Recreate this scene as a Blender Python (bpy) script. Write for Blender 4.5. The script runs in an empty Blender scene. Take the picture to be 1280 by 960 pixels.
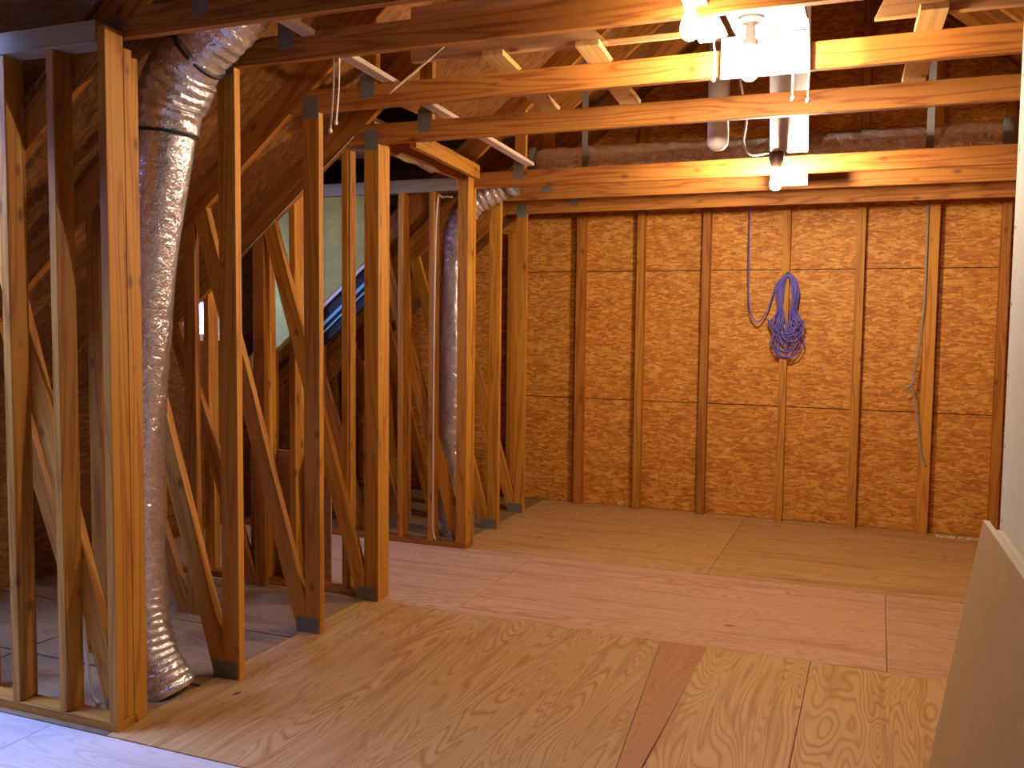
import bpy, bmesh, math, random
from mathutils import Vector, Matrix, noise

random.seed(7)
scene = bpy.context.scene
COL = scene.collection

# ------------------------------------------------------------------ camera
CAM_F, CAM_YAW, CAM_PITCH, CAM_ROLL, CAM_H = 1148.36, 0.37841, 0.06748, 0.01124, 1.5645
cam_data = bpy.data.cameras.new('camera')
cam = bpy.data.objects.new('camera', cam_data)
COL.objects.link(cam)
fw = Vector((-math.sin(CAM_YAW) * math.cos(CAM_PITCH), math.cos(CAM_YAW) * math.cos(CAM_PITCH), -math.sin(CAM_PITCH)))
r0 = Vector((math.cos(CAM_YAW), math.sin(CAM_YAW), 0))
u0 = r0.cross(fw)
rr = r0 * math.cos(CAM_ROLL) + u0 * math.sin(CAM_ROLL)
uu = -r0 * math.sin(CAM_ROLL) + u0 * math.cos(CAM_ROLL)
m = Matrix((rr, uu, -fw)).transposed().to_4x4()
m.translation = Vector((0, 0, CAM_H))
cam.matrix_world = m
cam_data.sensor_width = 36
cam_data.lens = CAM_F * 36 / 1280
cam_data.clip_start = 0.05
scene.camera = cam

# ------------------------------------------------------------------ world, windows' portals, exposure
world = bpy.data.worlds.new('sky')
scene.world = world
world.use_nodes = True
bg = world.node_tree.nodes['Background']
bg.inputs['Color'].default_value = (0.24, 0.36, 1.0, 1)
bg.inputs['Strength'].default_value = 62.0

WIN_FAR = (5.22, 5.64, 1.40, 2.00)       # y0, y1, z0, z1 in the left wall
SKY_NEAR = (-4.45, -3.25, 1.25, 2.45)    # x0, x1, y0, y1 of the roof light added to daylight the near passage
SKY_FAR = (-3.65, -3.30, 4.90, 5.30)     # roof light added to daylight the side passage
SLAB_Z = 2.95
WALL_LX = -4.62


def portal(size, loc, mat3):
    L = bpy.data.lights.new('window_portal', 'AREA')
    L.shape = 'RECTANGLE'
    L.size, L.size_y = size
    L.cycles.is_portal = True
    o = bpy.data.objects.new('window_portal', L)
    COL.objects.link(o)
    o.matrix_world = Matrix.Translation(loc) @ mat3.to_4x4()


portal((WIN_FAR[1] - WIN_FAR[0], WIN_FAR[3] - WIN_FAR[2]), (WALL_LX - 0.16, (WIN_FAR[0] + WIN_FAR[1]) / 2, (WIN_FAR[2] + WIN_FAR[3]) / 2),
       Matrix(((0, 0, -1), (1, 0, 0), (0, -1, 0))))
for q in (SKY_NEAR, SKY_FAR):
    portal((q[1] - q[0], q[3] - q[2]), ((q[0] + q[1]) / 2, (q[2] + q[3]) / 2, SLAB_Z + 0.12), Matrix.Identity(3))

scene.view_settings.view_transform = 'Standard'
scene.view_settings.look = 'None'
scene.view_settings.gamma = 1
scene.view_settings.use_curve_mapping = False
scene.view_settings.exposure = 0.0
scene.cycles.use_denoising = True
scene.cycles.max_bounces = 4
scene.cycles.diffuse_bounces = 3
scene.cycles.caustics_reflective = False
scene.cycles.caustics_refractive = False
scene.cycles.adaptive_threshold = 0.05
scene.cycles.sample_clamp_indirect = 6.0

BULB_LIGHT = (1.0, 0.80, 0.58)
BULB_1, BULB_2, BULB_ADDED = 1500.0, 2300.0, 190.0


# ------------------------------------------------------------------ node helpers / materials
class N:
    def __init__(s, name):
        s.m = bpy.data.materials.new(name)
        s.m.use_nodes = True
        s.t = s.m.node_tree
        s.b = s.t.nodes['Principled BSDF']

    def n(s, typ, **kw):
        nd = s.t.nodes.new(typ)
        for k, v in kw.items():
            if k.startswith('i_'):
                nd.inputs[int(k[2:]) if k[2:].isdigit() else k[2:].replace('_', ' ')].default_value = v
            else:
                setattr(nd, k, v)
        return nd

    def l(s, a, b):
        s.t.links.new(a, b)

    def coords(s, rnd=True):
        tc = s.n('ShaderNodeTexCoord')
        if not rnd:
            return tc.outputs['Object']
        oi = s.n('ShaderNodeObjectInfo')
        sc = s.n('ShaderNodeVectorMath', operation='SCALE')
        sc.inputs[0].default_value = (41.0, 17.0, 29.0)
        s.l(oi.outputs['Random'], sc.inputs['Scale'])
        ad = s.n('ShaderNodeVectorMath', operation='ADD')
        s.l(tc.outputs['Object'], ad.inputs[0])
        s.l(sc.outputs[0], ad.inputs[1])
        return ad.outputs[0]

    def mapping(s, vec, scale, rot=(0, 0, 0)):
        mp = s.n('ShaderNodeMapping')
        mp.inputs['Scale'].default_value = scale
        mp.inputs['Rotation'].default_value = rot
        s.l(vec, mp.inputs['Vector'])
        return mp.outputs[0]

    def noise(s, vec, scale=1.0, detail=3.0, rough=0.5, dist=0.0):
        nd = s.n('ShaderNodeTexNoise')
        nd.inputs['Scale'].default_value = scale
        nd.inputs['Detail'].default_value = detail
        nd.inputs['Roughness'].default_value = rough
        nd.inputs['Distortion'].default_value = dist
        s.l(vec, nd.inputs['Vector'])
        return nd.outputs['Fac']

    def math(s, op, a, b=None, c=None):
        nd = s.n('ShaderNodeMath', operation=op)
        for i, v in enumerate((a, b, c)):
            if v is None:
                continue
            if isinstance(v, (int, float)):
                nd.inputs[i].default_value = v
            else:
                s.l(v, nd.inputs[i])
        return nd.outputs[0]

    def ramp(s, fac, stops):
        nd = s.n('ShaderNodeValToRGB')
        el = nd.color_ramp.elements
        while len(el) < len(stops):
            el.new(0.5)
        for e, (p, c) in zip(el, stops):
            e.position = p
            e.color = (*c, 1) if len(c) == 3 else c
        s.l(fac, nd.inputs[0])
        return nd.outputs[0]

    def mix(s, fac, a, b, mode='MIX'):
        nd = s.n('ShaderNodeMix', data_type='RGBA', blend_type=mode)
        for key, v in ((0, fac), (6, a), (7, b)):
            if isinstance(v, (int, float)):
                nd.inputs[key].default_value = v
            elif isinstance(v, tuple):
                nd.inputs[key].default_value = (*v, 1)
            else:
                s.l(v, nd.inputs[key])
        return nd.outputs[2]

    def bump(s, h, strength=0.3, dist=0.01):
        bp = s.n('ShaderNodeBump')
        bp.inputs['Strength'].default_value = strength
        bp.inputs['Distance'].default_value = dist
        s.l(h, bp.inputs['Height'])
        s.l(bp.outputs[0], s.b.inputs['Normal'])

    def vary(s, col, amt=0.22):
        oi = s.n('ShaderNodeObjectInfo')
        v = s.math('MULTIPLY_ADD', oi.outputs['Random'], amt, 1 - amt / 2)
        return s.mix(1.0, col, s.ramp_gray(v), 'MULTIPLY')

    def ramp_gray(s, v):
        cb = s.n('ShaderNodeCombineColor')
        for i in range(3):
            s.l(v, cb.inputs[i])
        return cb.outputs[0]

    def done(s, col, rough=0.6, metal=0.0, spec=0.4):
        if isinstance(col, tuple):
            s.b.inputs['Base Color'].default_value = (*col, 1)
        else:
            s.l(col, s.b.inputs['Base Color'])
        s.b.inputs['Roughness'].default_value = rough
        s.b.inputs['Metallic'].default_value = metal
        s.b.inputs['Specular IOR Level'].default_value = spec
        return s.m


def wood_material(name, light, dark, knot=(0.15, 0.045, 0.010), rings=7.0):
    k = N(name)
    v = k.coords()
    g = k.noise(k.mapping(v, (0.55, 9, 9)), 1.0, 2.0, 0.5, 0.35)
    g = k.math('PINGPONG', k.math('MULTIPLY', g, rings), 0.5)
    g = k.math('MULTIPLY', g, 2.0)
    fine = k.noise(k.mapping(v, (3.5, 150, 150)), 1.0, 3.0, 0.6)
    col = k.ramp(g, [(0.0, light), (0.55, tuple(l * 0.9 + d * 0.1 for l, d in zip(light, dark))), (1.0, dark)])
    col = k.mix(k.math('MULTIPLY', fine, 0.35), col, dark)
    vo = k.n('ShaderNodeTexVoronoi')
    vo.inputs['Scale'].default_value = 1.0
    k.l(k.mapping(v, (4.0, 7.5, 7.5)), vo.inputs['Vector'])
    kn = k.ramp(vo.outputs['Distance'], [(0.05, (0.85, 0.85, 0.85)), (0.15, (0, 0, 0))])
    col = k.mix(kn, col, knot)
    col = k.vary(col, 0.24)
    k.bump(fine, 0.12, 0.004)
    return k.done(col, 0.62)


def plywood_material(name, light, mid, dark, spec=0.35):
    k = N(name)
    v = k.coords()
    warp = k.noise(k.mapping(v, (0.55, 4.2, 1)), 1.0, 2.0, 0.42, 0.8)
    g = k.math('MULTIPLY', k.math('PINGPONG', k.math('MULTIPLY', warp, 30.0), 0.5), 2.0)
    fine = k.noise(k.mapping(v, (5, 90, 1)), 1.0, 3.0, 0.6)
    blot = k.noise(k.mapping(v, (0.9, 3.4, 1)), 1.0, 3.0, 0.6)
    streak = k.noise(k.mapping(v, (1.1, 16, 1)), 1.0, 3.0, 0.6)
    col = k.ramp(g, [(0.0, light), (0.45, light), (0.80, mid), (1.0, dark)])
    flat = k.mix(streak, light, mid)
    col = k.mix(k.ramp(blot, [(0.42, (0.05, 0.05, 0.05)), (0.66, (0.65, 0.65, 0.65))]), col, flat)
    col = k.mix(k.math('MULTIPLY', fine, 0.4), col, mid)
    col = k.mix(k.ramp(streak, [(0.52, (0, 0, 0)), (0.74, (0.75, 0.75, 0.75))]), col, dark)
    vo = k.n('ShaderNodeTexVoronoi')
    vo.inputs['Scale'].default_value = 1.0
    k.l(k.mapping(v, (1.8, 3.4, 1)), vo.inputs['Vector'])
    kn = k.ramp(vo.outputs['Distance'], [(0.025, (1, 1, 1)), (0.06, (0, 0, 0))])
    col = k.mix(kn, col, (0.16, 0.07, 0.03))
    col = k.vary(col, 0.12)
    k.bump(fine, 0.08, 0.003)
    return k.done(col, 0.55, 0, spec)


def osb_material(name, lo, mid, hi):
    k = N(name)
    v = k.coords()
    vals = []
    wob = k.n('ShaderNodeTexNoise')
    wob.inputs['Scale'].default_value = 9.0
    k.l(v, wob.inputs['Vector'])
    wv = k.n('ShaderNodeVectorMath', operation='MULTIPLY_ADD')
    k.l(wob.outputs['Color'], wv.inputs[0])
    wv.inputs[1].default_value = (0.05, 0.05, 0.0)
    k.l(v, wv.inputs[2])
    for ang, sx, sy in ((0.35, 16, 74), (-0.75, 20, 66), (1.75, 18, 80)):
        vo = k.n('ShaderNodeTexVoronoi')
        k.l(k.mapping(wv.outputs[0], (sx, sy, 0.0), (0, 0, ang)), vo.inputs['Vector'])
        vo.inputs['Scale'].default_value = 1.0
        sp = k.n('ShaderNodeSeparateColor')
        k.l(vo.outputs['Color'], sp.inputs[0])
        vals.append((sp.outputs[0], sp.outputs[1]))
    a = k.mix(k.math('GREATER_THAN', vals[0][1], 0.55), k.ramp_gray(vals[1][0]), k.ramp_gray(vals[0][0]))
    a = k.mix(k.math('GREATER_THAN', vals[2][1], 0.68), a, k.ramp_gray(vals[2][0]))
    fine = k.noise(k.mapping(v, (60, 60, 1)), 1.0, 2.0)
    f = k.n('ShaderNodeRGBToBW')
    k.l(a, f.inputs[0])
    patch = k.noise(v, 7.0, 3.0, 0.6)
    h = k.math('MULTIPLY_ADD', fine, 0.35, k.math('MULTIPLY_ADD', patch, 0.35, k.math('MULTIPLY', f.outputs[0], 0.42)))
    col = k.ramp(h, [(0.28, lo), (0.53, mid), (0.80, hi)])
    col = k.vary(col, 0.08)
    k.bump(h, 0.25, 0.004)
    return k.done(col, 0.6)


def plain_material(name, col, rough=0.6, metal=0.0, spec=0.4, var=0.0, bump=None):
    k = N(name)
    if var:
        v = k.coords()
        nz = k.noise(v, 14.0, 4.0, 0.6)
        c = k.mix(nz, tuple(x * (1 - var) for x in col), tuple(min(1, x * (1 + var)) for x in col))
    else:
        c = col
    if bump:
        v = k.coords()
        k.bump(k.noise(v, bump[0], 4.0, 0.6), bump[1], 0.01)
    return k.done(c, rough, metal, spec)


M = {}
M['lumber'] = wood_material('lumber', (0.60, 0.265, 0.028), (0.38, 0.13, 0.012))
M['lumber_red'] = wood_material('lumber_red', (0.47, 0.18, 0.022), (0.28, 0.08, 0.009))
M['beam'] = wood_material('beam_lumber', (0.55, 0.215, 0.036), (0.30, 0.085, 0.012), rings=10.0)
M['plank'] = wood_material('plank_lumber', (0.56, 0.30, 0.12), (0.40, 0.19, 0.065), rings=9.0)
M['brace'] = wood_material('brace_lumber', (0.62, 0.37, 0.13), (0.48, 0.25, 0.075))
M['weathered'] = wood_material('weathered_lumber', (0.42, 0.34, 0.22), (0.33, 0.25, 0.15))
M['pale'] = wood_material('pale_lath', (0.74, 0.56, 0.42), (0.60, 0.42, 0.30))
M['ply'] = plywood_material('floor_plywood', (0.62, 0.385, 0.155), (0.49, 0.265, 0.085), (0.36, 0.16, 0.045))
M['ply_pink'] = plywood_material('weathered_plywood', (0.62, 0.38, 0.21), (0.53, 0.29, 0.14), (0.40, 0.17, 0.08))
M['ply_pale'] = plywood_material('daylight_pale_plywood', (0.74, 0.67, 0.58), (0.68, 0.60, 0.51), (0.58, 0.49, 0.41))  # paled so the near strip reads as strongly daylit
M['ply_red'] = plywood_material('reddish_plywood', (0.52, 0.25, 0.10), (0.46, 0.21, 0.075), (0.38, 0.16, 0.055))
M['ply_grey'] = plywood_material('shade_dark_plywood', (0.36, 0.23, 0.11), (0.29, 0.175, 0.075), (0.21, 0.115, 0.045))  # darkened so the knee space floor looks dim
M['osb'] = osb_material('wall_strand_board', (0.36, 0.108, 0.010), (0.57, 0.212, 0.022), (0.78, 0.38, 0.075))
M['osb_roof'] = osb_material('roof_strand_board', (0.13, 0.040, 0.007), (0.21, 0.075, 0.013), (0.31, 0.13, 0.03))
M['felt'] = plain_material('dark_gable_board', (0.10, 0.065, 0.055), 0.8, var=0.2)
M['drywall'] = plain_material('white_drywall', (0.72, 0.70, 0.60), 0.7, var=0.03)
M['paper'] = plain_material('tan_drywall_paper', (0.60, 0.40, 0.17), 0.7, var=0.08)
M['gypsum'] = plain_material('gypsum_core', (0.80, 0.66, 0.58), 0.8, var=0.05)
M['galv'] = plain_material('galvanised_plate', (0.24, 0.23, 0.21), 0.55, 0.5, var=0.15, bump=(180, 0.5))
M['white'] = plain_material('white_paint', (0.82, 0.80, 0.78), 0.5)
M['pvc'] = plain_material('white_plastic_pipe', (0.80, 0.76, 0.70), 0.35)
M['cord'] = plain_material('white_cord', (0.80, 0.70, 0.58), 0.6)
M['cable'] = plain_material('pale_cable', (0.62, 0.50, 0.36), 0.5)
M['grey_cable'] = plain_material('grey_cable', (0.34, 0.26, 0.17), 0.5)
M['rope'] = plain_material('blue_purple_rope', (0.14, 0.12, 0.50), 0.6, var=0.5)
M['black'] = plain_material('black_plastic', (0.02, 0.02, 0.02), 0.5)
M['socket'] = plain_material('brown_socket', (0.10, 0.05, 0.04), 0.4)
M['cyan'] = plain_material('light_blue_foam', (0.25, 0.62, 0.75), 0.5)
M['insul'] = plain_material('yellow_green_insulation', (0.46, 0.40, 0.10), 0.9, var=0.3, bump=(60, 0.8))
M['dark'] = plain_material('dark_mark', (0.10, 0.07, 0.16), 0.6)
M['steel'] = plain_material('nail_steel', (0.25, 0.2, 0.18), 0.4, 0.8)


def foil_material():
    k = N('crinkled_foil')
    v = k.coords()
    a = k.noise(v, 38.0, 3.0, 0.55, 0.4)
    b = k.noise(v, 110.0, 2.0)
    h = k.math('MULTIPLY_ADD', b, 0.35, a)
    k.bump(h, 0.45, 0.018)
    col = k.ramp(a, [(0.3, (0.62, 0.58, 0.60)), (0.7, (0.86, 0.83, 0.86))])
    return k.done(col, 0.22, 0.78, 0.6)


M['foil'] = foil_material()


def glow_material(name, col, strength):
    mt = bpy.data.materials.new(name)
    mt.use_nodes = True
    t = mt.node_tree
    t.nodes.clear()
    e = t.nodes.new('ShaderNodeEmission')
    e.inputs['Color'].default_value = (*col, 1)
    e.inputs['Strength'].default_value = strength
    o = t.nodes.new('ShaderNodeOutputMaterial')
    t.links.new(e.outputs[0], o.inputs[0])
    return mt


M['bulb1'] = glow_material('lit_bulb_glass_a', BULB_LIGHT, BULB_1)
M['bulb_added'] = glow_material('added_bulb_glass', BULB_LIGHT, BULB_ADDED)
M['bulb2'] = glow_material('lit_bulb_glass_b', BULB_LIGHT, BULB_2)


def glass_material():
    k = N('window_glass')
    tr = k.n('ShaderNodeBsdfTransparent')
    gl = k.n('ShaderNodeBsdfGlossy')
    gl.inputs['Roughness'].default_value = 0.02
    mx = k.n('ShaderNodeMixShader')
    mx.inputs[0].default_value = 0.06
    k.l(tr.outputs[0], mx.inputs[1])
    k.l(gl.outputs[0], mx.inputs[2])
    k.l(mx.outputs[0], k.t.nodes['Material Output'].inputs['Surface'])
    return k.m


M['glass'] = glass_material()


# ------------------------------------------------------------------ object helpers
def tag(o, label=None, cat=None, group=None, kind=None):
    if label:
        o['label'] = label
    if cat:
        o['category'] = cat
    if group:
        o['group'] = group
    if kind:
        o['kind'] = kind
    return o


def thing(name, loc, label, cat, group=None, kind=None):
    o = bpy.data.objects.new(name, None)
    o.empty_display_size = 0.1
    COL.objects.link(o)
    o.location = loc
    return tag(o, label, cat, group, kind)


def place(name, me, mat, mtx, parent=None):
    """link a mesh object with world matrix mtx (parents are unrotated empties or meshes)"""
    if mat and not me.materials:
        me.materials.append(M[mat])
    o = bpy.data.objects.new(name, me)
    COL.objects.link(o)
    if parent is not None:
        o.parent = parent
        o.matrix_basis = WM(parent).inverted() @ mtx
    else:
        o.matrix_basis = mtx
    return o


def WM(o):
    mt = o.matrix_basis.copy()
    p = o.parent
    while p is not None:
        mt = p.matrix_basis @ mt
        p = p.parent
    return mt


_box_cache = {}


def box_mesh(lx, ly, lz, mat, bev=0.002):
    key = (round(lx, 4), round(ly, 4), round(lz, 4), mat, bev)
    if key in _box_cache:
        return _box_cache[key]
    bm = bmesh.new()
    bmesh.ops.create_cube(bm, size=1.0)
    for v in bm.verts:
        v.co.x *= lx
        v.co.y *= ly
        v.co.z *= lz
    if bev:
        bmesh.ops.bevel(bm, geom=bm.edges[:], offset=min(bev, 0.2 * min(lx, ly, lz)), segments=1, affect='EDGES')
    me = bpy.data.meshes.new('board')
    bm.to_mesh(me)
    bm.free()
    me.materials.append(M[mat])
    _box_cache[key] = me
    return me


def frame(ex, ey, origin):
    ex = Vector(ex).normalized()
    ey = Vector(ey)
    ey = (ey - ex * ey.dot(ex)).normalized()
    ez = ex.cross(ey)
    mt = Matrix((ex, ey, ez)).transposed().to_4x4()
    mt.translation = Vector(origin)
    return mt


def abox(name, parent, x0, x1, y0, y1, z0, z1, mat, grain='x', bev=0.002):
    """axis-aligned board; its local X is the grain direction"""
    c = ((x0 + x1) / 2, (y0 + y1) / 2, (z0 + z1) / 2)
    d = (x1 - x0, y1 - y0, z1 - z0)
    if grain == 'x':
        return place(name, box_mesh(d[0], d[1], d[2], mat, bev), mat, frame((1, 0, 0), (0, 1, 0), c), parent)
    if grain == 'y':
        return place(name, box_mesh(d[1], d[0], d[2], mat, bev), mat, frame((0, 1, 0), (-1, 0, 0), c), parent)
    return place(name, box_mesh(d[2], d[0], d[1], mat, bev), mat, frame((0, 0, 1), (1, 0, 0), c), parent)


def beam3(name, parent, p0, p1, w, t, mat, side=(0, 1, 0), bev=0.002):
    """board from p0 to p1 (centre line); w along `side`, t across"""
    p0, p1 = Vector(p0), Vector(p1)
    return place(name, box_mesh((p1 - p0).length, w, t, mat, bev), mat, frame(p1 - p0, side, (p0 + p1) / 2), parent)


def clip_poly(poly, a, b, c):
    """keep a*x + b*z <= c"""
    out = []
    for i in range(len(poly)):
        p, q = poly[i], poly[(i + 1) % len(poly)]
        dp, dq = a * p[0] + b * p[1] - c, a * q[0] + b * q[1] - c
        if dp <= 0:
            out.append(p)
        if dp * dq < 0:
            t = dp / (dp - dq)
            out.append((p[0] + t * (q[0] - p[0]), p[1] + t * (q[1] - p[1])))
    return out


def prism(name, parent, poly, y0, y1, ang, mat, bev=0.0015):
    """polygon in the X-Z plane pushed from y0 to y1, local X at angle `ang` from world X"""
    cx = sum(p[0] for p in poly) / len(poly)
    cz = sum(p[1] for p in poly) / len(poly)
    ca, sa = math.cos(ang), math.sin(ang)
    area = sum(poly[i][0] * poly[(i + 1) % len(poly)][1] - poly[(i + 1) % len(poly)][0] * poly[i][1] for i in range(len(poly)))
    if area < 0:
        poly = poly[::-1]
    bm = bmesh.new()
    h = (y1 - y0) / 2
    loc = [((x - cx) * ca + (z - cz) * sa, -(x - cx) * sa + (z - cz) * ca) for x, z in poly]
    # local frame: X along the member, Y = across in plane, Z = X x Y = -world Y
    fr = [bm.verts.new((a, b, h)) for a, b in loc]
    bk = [bm.verts.new((a, b, -h)) for a, b in loc]
    bm.faces.new(fr)
    bm.faces.new(bk[::-1])
    n = len(loc)
    for i in range(n):
        j = (i + 1) % n
        bm.faces.new((fr[j], fr[i], bk[i], bk[j]))
    if bev:
        bmesh.ops.bevel(bm, geom=bm.edges[:], offset=bev, segments=1, affect='EDGES')
    bmesh.ops.recalc_face_normals(bm, faces=bm.faces[:])
    me = bpy.data.meshes.new(name)
    bm.to_mesh(me)
    bm.free()
    return place(name, me, mat, frame((ca, 0, sa), (-sa, 0, ca), (cx, (y0 + y1) / 2, cz)), parent)


def strip(p, q, w):
    """long rectangle around the line p-q in the X-Z plane; returns poly, angle"""
    d = Vector((q[0] - p[0], q[1] - p[1]))
    ang = math.atan2(d.y, d.x)
    d.normalize()
    n = Vector((-d.y, d.x)) * w / 2
    return [(p[0] - n.x, p[1] - n.y), (q[0] - n.x, q[1] - n.y), (q[0] + n.x, q[1] + n.y), (p[0] + n.x, p[1] + n.y)], ang


def catmull(pts, n):
    pts = [Vector(p) for p in pts]
    P = [pts[0] * 2 - pts[1]] + pts + [pts[-1] * 2 - pts[-2]]
    out = []
    for i in range(1, len(P) - 2):
        for k in range(n):
            t = k / n
            a, b, c, d = P[i - 1], P[i], P[i + 1], P[i + 2]
            out.append(0.5 * ((2 * b) + (c - a) * t + (2 * a - 5 * b + 4 * c - d) * t * t + (3 * b - a - 3 * c + d) * t ** 3))
    out.append(pts[-1])
    return out


def sweep(bm, path, rad, seg=6, closed=False, cap=True):
    """tube along path; rad is a number or f(i, s, angle)"""
    n = len(path)
    rings = []
    up = Vector((0.13, 0.97, 0.2))
    s = 0.0
    for i, p in enumerate(path):
        if closed:
            t = path[(i + 1) % n] - path[i - 1]
        else:
            t = path[min(i + 1, n - 1)] - path[max(i - 1, 0)]
        t.normalize()
        if i:
            s += (p - path[i - 1]).length
        a = up - t * up.dot(t)
        if a.length < 1e-3:
            a = Vector((1, 0, 0)) - t * t.x
        a.normalize()
        up = a
        b = t.cross(a)
        ring = []
        for k in range(seg):
            th = 2 * math.pi * k / seg
            r = rad(i, s, th) if callable(rad) else rad
            ring.append(bm.verts.new(p + (a * math.cos(th) + b * math.sin(th)) * r))
        rings.append(ring)
    rng = range(n) if closed else range(n - 1)
    for i in rng:
        A, B = rings[i], rings[(i + 1) % n]
        for k in range(seg):
            f = bm.faces.new((A[k], A[(k + 1) % seg], B[(k + 1) % seg], B[k]))
            f.smooth = True
    if cap and not closed:
        bm.faces.new(rings[0][::-1])
        bm.faces.new(rings[-1])


def mesh_obj(name, bm, mat, parent=None, origin=(0, 0, 0)):
    bmesh.ops.recalc_face_normals(bm, faces=bm.faces[:])
    for v in bm.verts:
        v.co -= Vector(origin)
    me = bpy.data.meshes.new(name)
    bm.to_mesh(me)
    bm.free()
    return place(name, me, mat, Matrix.Translation(origin), parent)


def tube(name, parent, pts, r, mat, n=8, seg=6):
    bm = bmesh.new()
    sweep(bm, catmull(pts, n), r, seg)
    return mesh_obj(name, bm, mat, parent, pts[0])


def lathe(name, parent, prof, centre, mat, seg=20, axis=(0, 0, 1)):
    """profile [(r, h)] turned about `axis` through centre"""
    bm = bmesh.new()
    rings = []
    for r, h in prof:
        if r < 1e-5:
            rings.append([bm.verts.new((0, 0, h))])
        else:
            rings.append([bm.verts.new((r * math.cos(2 * math.pi * k / seg), r * math.sin(2 * math.pi * k / seg), h)) for k in range(seg)])
    for A, B in zip(rings, rings[1:]):
        for k in range(seg):
            if len(A) == 1 and len(B) == 1:
                continue
            if len(A) == 1:
                f = bm.faces.new((A[0], B[k], B[(k + 1) % seg]))
            elif len(B) == 1:
                f = bm.faces.new((A[k], B[0], A[(k + 1) % seg]))
            else:
                f = bm.faces.new((A[k], B[k], B[(k + 1) % seg], A[(k + 1) % seg]))
            f.smooth = True
    for R in (rings[0], rings[-1]):
        if len(R) > 1:
            bm.faces.new(R)
    bmesh.ops.recalc_face_normals(bm, faces=bm.faces[:])
    me = bpy.data.meshes.new(name)
    bm.to_mesh(me)
    bm.free()
    z = Vector(axis).normalized()
    x = Vector((1, 0, 0)) if abs(z.x) < 0.9 else Vector((0, 1, 0))
    y = z.cross(x).normalized()
    x = y.cross(z)
    mt = Matrix((x, y, z)).transposed().to_4x4()
    mt.translation = Vector(centre)
    return place(name, me, mat, mt, parent)


# ------------------------------------------------------------------ the attic's numbers
TY = [2.674, 3.178, 3.816, 4.397, 5.765, 6.318, 6.958]       # near face of each truss
TX = [-2.614, -2.518, -2.530, -2.537, -2.583, -2.617, -2.654]  # room face of its post
TH = [2.590, 2.605, 2.558, 2.514, 2.465, 2.451, 2.432]       # underside of its beam
TT = 0.038
BEAM_H = 0.105
SL = 0.84
RIDGE_X = -0.50
Y_BACK, Y_FRONT, X_RIGHT = 7.60, -2.2, 1.75


def rafter_z(x):             # underside of the rafters
    if x <= RIDGE_X:
        return 2.60 + SL * (x + 2.65)
    return 2.60 + SL * (RIDGE_X + 2.65) - SL * (x - RIDGE_X)


RAFT_V = 0.175               # rafter depth measured vertically

# ------------------------------------------------------------------ floor
floor = thing('floor', (-1, 3, 0), 'plywood subfloor of the attic, sheets butted with open joints', 'floor', kind='structure')
abox('subfloor_slab', floor, -4.75, X_RIGHT + 0.1, Y_FRONT - 0.1, Y_BACK + 0.1, -0.12, -0.03, 'ply_grey', bev=0)
G = 0.0013


def sheet(x0, x1, y0, y1, mat, grain):
    return abox('floor_sheet', floor, x0 + G, x1 - G, y0 + G, y1 - G, -0.030, 0.0, mat, grain, 0.0012)


def poly_sheet(poly, mat):
    """floor piece with slanted sides, grain along Y"""
    cx = sum(p[0] for p in poly) / len(poly)
    cy = sum(p[1] for p in poly) / len(poly)
    pts = []
    for x, y in poly:                       # pull in by the joint
        d = Vector((cx - x, cy - y))
        d = Vector((math.copysign(G, d.x), math.copysign(G, d.y)))
        pts.append((y + d.y - cy, -(x + d.x - cx)))
    bm = bmesh.new()
    up_ = [bm.verts.new((a, b, 0.015)) for a, b in pts]
    dn_ = [bm.verts.new((a, b, -0.015)) for a, b in pts]
    bm.faces.new(up_)
    bm.faces.new(dn_[::-1])
    for i in range(len(pts)):
        j = (i + 1) % len(pts)
        bm.faces.new((up_[i], dn_[i], dn_[j], up_[j]))
    bmesh.ops.recalc_face_normals(bm, faces=bm.faces[:])
    me = bpy.data.meshes.new('floor_sheet')
    bm.to_mesh(me)
    bm.free()
    return place('floor_sheet', me, mat, frame((0, 1, 0), (-1, 0, 0), (cx, cy, -0.015)), floor)


# strip in front of the near stud wall - part of its daylight is in the pale colour
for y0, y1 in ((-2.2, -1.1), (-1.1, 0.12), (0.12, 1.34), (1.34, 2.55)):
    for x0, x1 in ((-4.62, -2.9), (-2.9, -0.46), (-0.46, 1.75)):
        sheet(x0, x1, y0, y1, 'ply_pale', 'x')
# near band, grain running towards the back wall
NB0, NB1 = 2.555, 4.41
sheet(-2.64, -1.94, NB0, NB1, 'ply', 'y')
poly_sheet([(-1.94, NB0), (-0.765, NB0), (-0.81, 3.10), (-0.945, NB1), (-1.94, NB1)], 'ply')
sheet(-0.72, -0.24, NB0, NB1, 'ply', 'y')
sheet(-0.24, 0.98, NB0, NB1, 'ply', 'y')
sheet(0.98, 1.75, NB0, NB1, 'ply', 'y')
poly_sheet([(-0.765, NB0), (-0.725, NB0), (-0.715, NB1), (-0.945, NB1), (-0.81, 3.10)], 'ply_red')
# middle band, weathered, grain across
for x0, x1 in ((-4.62, -4.3), (-4.3, -2.08), (-2.08, 0.09), (0.09, 1.75)):
    sheet(x0, x1, NB1, 5.715, 'ply_pink', 'x')
# far band
for x0, x1 in ((-2.70, -0.95), (-0.95, 1.49), (1.49, 1.75)):
    sheet(x0, x1, 5.722, Y_BACK, 'ply', 'x')
# knee space behind the posts, its dimness put into darker plywood
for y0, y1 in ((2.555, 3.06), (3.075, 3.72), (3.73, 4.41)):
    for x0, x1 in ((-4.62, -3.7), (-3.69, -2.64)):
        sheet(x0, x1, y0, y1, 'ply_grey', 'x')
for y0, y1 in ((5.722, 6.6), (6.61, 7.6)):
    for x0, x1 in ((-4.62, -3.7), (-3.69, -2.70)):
        sheet(x0, x1, y0, y1, 'ply_grey', 'x')

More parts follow.
